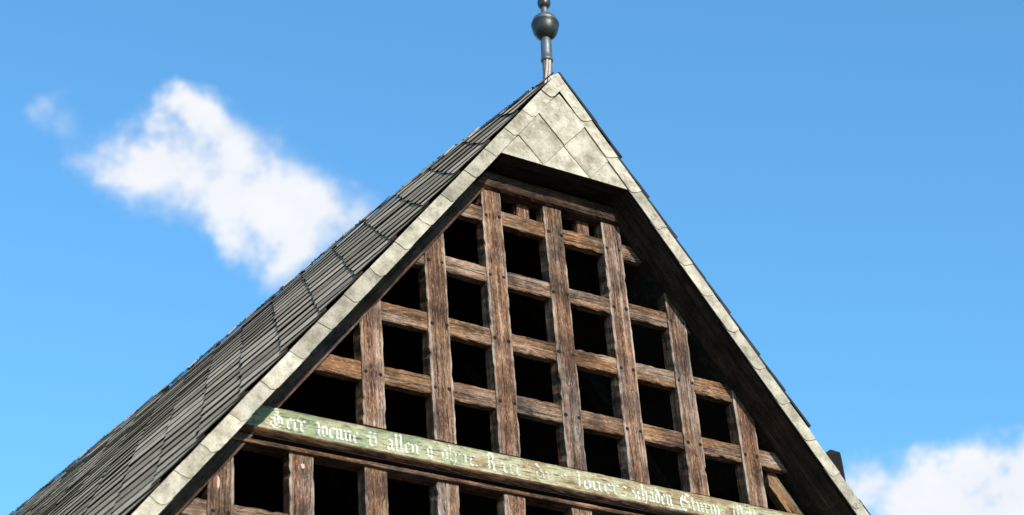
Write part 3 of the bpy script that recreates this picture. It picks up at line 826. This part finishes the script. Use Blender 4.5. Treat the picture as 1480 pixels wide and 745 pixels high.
def word(txt, xa, xb, zbase, wear=0.0):
    adv = sum(G[c][0] for c in txt)
    sx = (xb - xa) / adv / 1.0
    x = xa; v, f = [], []; lay = 0
    for c in txt:
        a, strokes = G[c]
        for st in strokes:
            for p, q in zip(st, st[1:]):
                if rb.random() < wear: continue
                p0 = (x + p[0] * sx, zbase + p[1] * XH); q0 = (x + q[0] * sx, zbase + q[1] * XH)
                y = FY - 0.0022 - 0.00004 * (lay % 30); lay += 1
                nx, nz = NV
                b = len(v)
                j = lambda: rb.uniform(-.0012, .0012)
                v += [W(p0[0] - nx + j(), y, p0[1] - nz + j()), W(p0[0] + nx + j(), y, p0[1] + nz + j()), W(q0[0] + nx + j(), y, q0[1] + nz + j()), W(q0[0] - nx + j(), y, q0[1] - nz + j())]
                f.append((b, b + 1, b + 2, b + 3))
        x += a * sx
    if f: obj('lettering', mesh('lettering', v, f), M['letter'], beam)
ZB = -0.394
for (t, a, b, dz, wr) in [('Herr', -.678, -.452, .004, 0), ('wenne', -.380, -.108, .0, 0), ('ü', -.050, .030, .0, .05), ('allen', .070, .300, 0, .02), ('g', .343, .385, .005, .35),
                    ('ohnn', .440, .705, .002, .22), ('R', .760, .832, .0, .15), ('in', .868, 1.012, .0, .15), ('di', 1.108, 1.228, 0, .12), ('in', 1.275, 1.355, 0, .7),
                    ('louers', 1.418, 1.800, 0, .04), ('schaden', 1.828, 2.150, 0, .03), ('Sturm,', 2.212, 2.560, -.002, .02), ('Wett', 2.630, 2.835, 0, .10), ('un', 2.878, 3.055, 0, .1)]:
    word(t, a, b, ZB + dz, wr)

# ------------------------------------------------------------------ finial on the gable peak
fx0, fy0, fz0 = 1.437, -0.10, 2.66
fbase = W(fx0, fy0, fz0)
def slim(p): return [(r * 0.84, z) for r, z in p]
sleeve = obj('finial', lathe(slim([(.046, .285), (.050, .288), (.054, .296), (.053, .310), (.0485, .314), (.0475, .36), (.0475, .46), (.046, .482), (.040, .496), (.038, .50)])), M['zinc'], house, fbase)
sleeve['label'] = 'grey metal finial with two balls on the gable peak'
sleeve.rotation_euler = (0, math.radians(2.6), 0)
obj('finial_bowl', lathe(slim([(.036, .500), (.060, .512), (.088, .535), (.106, .565), (.114, .595), (.117, .622), (.123, .628), (.123, .634), (.117, .640)])), M['zinc_dark'], sleeve)
obj('finial_cap', lathe(slim([(.116, .636), (.114, .655), (.104, .680), (.085, .700), (.060, .714), (.040, .718)])), M['zinc'], sleeve)
obj('finial_neck', lathe(slim([(.036, .716), (.034, .735), (.030, .78), (.029, .795)])), M['zinc'], sleeve)
ball = [(.058 * math.sin(math.pi * (t + .6) / 13.2), .845 - .058 * math.cos(math.pi * (t + .6) / 13.2)) for t in range(13)]
obj('finial_ball', lathe(slim(ball)), M['zinc_dark'], sleeve)
def tube(path, r, seg=7):
    v, f = [], []
    for i, p in enumerate(path):
        d = (path[min(i + 1, len(path) - 1)] - path[max(i - 1, 0)]).normalized()
        s_ = d.cross(Vector((0, 1, .1))).normalized(); t_ = d.cross(s_)
        for k in range(seg):
            a = 2 * math.pi * k / seg; v.append(p + s_ * (r * math.cos(a)) + t_ * (r * math.sin(a)))
    for i in range(len(path) - 1):
        for k in range(seg):
            f.append((i * seg + k, i * seg + (k + 1) % seg, (i + 1) * seg + (k + 1) % seg, (i + 1) * seg + k))
    f += [tuple(range(seg)), tuple(range(len(path) * seg - 1, (len(path) - 1) * seg - 1, -1))]
    return mesh('tube', v, f, True)
for k in range(8):
    a0 = 2 * math.pi * k / 8
    path = []
    for i in range(13):
        t = i / 12; a = a0 + 1.1 * t
        r = .026 + .014 * math.exp(-((t) / .35) ** 2)
        path.append(Vector((r * math.cos(a), r * math.sin(a), -.02 + .32 * t)))
    obj('strand', tube(path, .0105), M['cord' if k % 3 else 'cord2'], sleeve)

# ------------------------------------------------------------------ closed, dark attic and plain lower walls
def box(name, a, b, mat):
    (x0, y0, z0), (x1, y1, z1) = a, b
    v = [W(x, y, z) for z in (z0, z1) for (x, y) in ((x0, y0), (x1, y0), (x1, y1), (x0, y1))]
    f = [(0, 1, 2, 3), (4, 5, 6, 7), (0, 1, 5, 4), (1, 2, 6, 5), (2, 3, 7, 6), (3, 0, 4, 7)]
    return obj(name, mesh(name, v, f), mat, house)
def skew_prism(name, poly, u0, u1, mat):
    """polygon (x,z) drawn at the gable, extruded along the ridge direction"""
    n = len(poly)
    v = [W(x + RD.x * u, RD.y * u, z) for u in (u0, u1) for x, z in poly]
    f = [tuple(range(n)), tuple(range(2 * n - 1, n - 1, -1))] + [(i, (i + 1) % n, n + (i + 1) % n, n + i) for i in range(n)]
    return obj(name, mesh(name, v, f), mat, house)
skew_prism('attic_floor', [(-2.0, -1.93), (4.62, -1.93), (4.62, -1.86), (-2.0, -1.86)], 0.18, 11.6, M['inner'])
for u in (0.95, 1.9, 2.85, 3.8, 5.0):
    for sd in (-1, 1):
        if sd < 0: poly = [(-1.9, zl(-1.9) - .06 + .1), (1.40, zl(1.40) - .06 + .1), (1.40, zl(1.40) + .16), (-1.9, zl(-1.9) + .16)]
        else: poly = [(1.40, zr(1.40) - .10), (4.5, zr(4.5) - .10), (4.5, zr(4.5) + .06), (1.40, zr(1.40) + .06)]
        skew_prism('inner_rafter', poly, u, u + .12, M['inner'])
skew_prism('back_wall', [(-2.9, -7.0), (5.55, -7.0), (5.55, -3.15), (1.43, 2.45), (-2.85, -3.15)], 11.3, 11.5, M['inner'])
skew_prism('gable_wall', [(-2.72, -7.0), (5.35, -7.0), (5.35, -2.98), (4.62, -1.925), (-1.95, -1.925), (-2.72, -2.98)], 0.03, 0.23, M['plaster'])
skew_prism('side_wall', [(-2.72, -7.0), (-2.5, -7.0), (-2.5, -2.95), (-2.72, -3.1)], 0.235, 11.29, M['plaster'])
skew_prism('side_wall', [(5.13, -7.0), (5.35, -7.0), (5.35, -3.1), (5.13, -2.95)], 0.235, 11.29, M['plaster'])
print('slates', cnt)
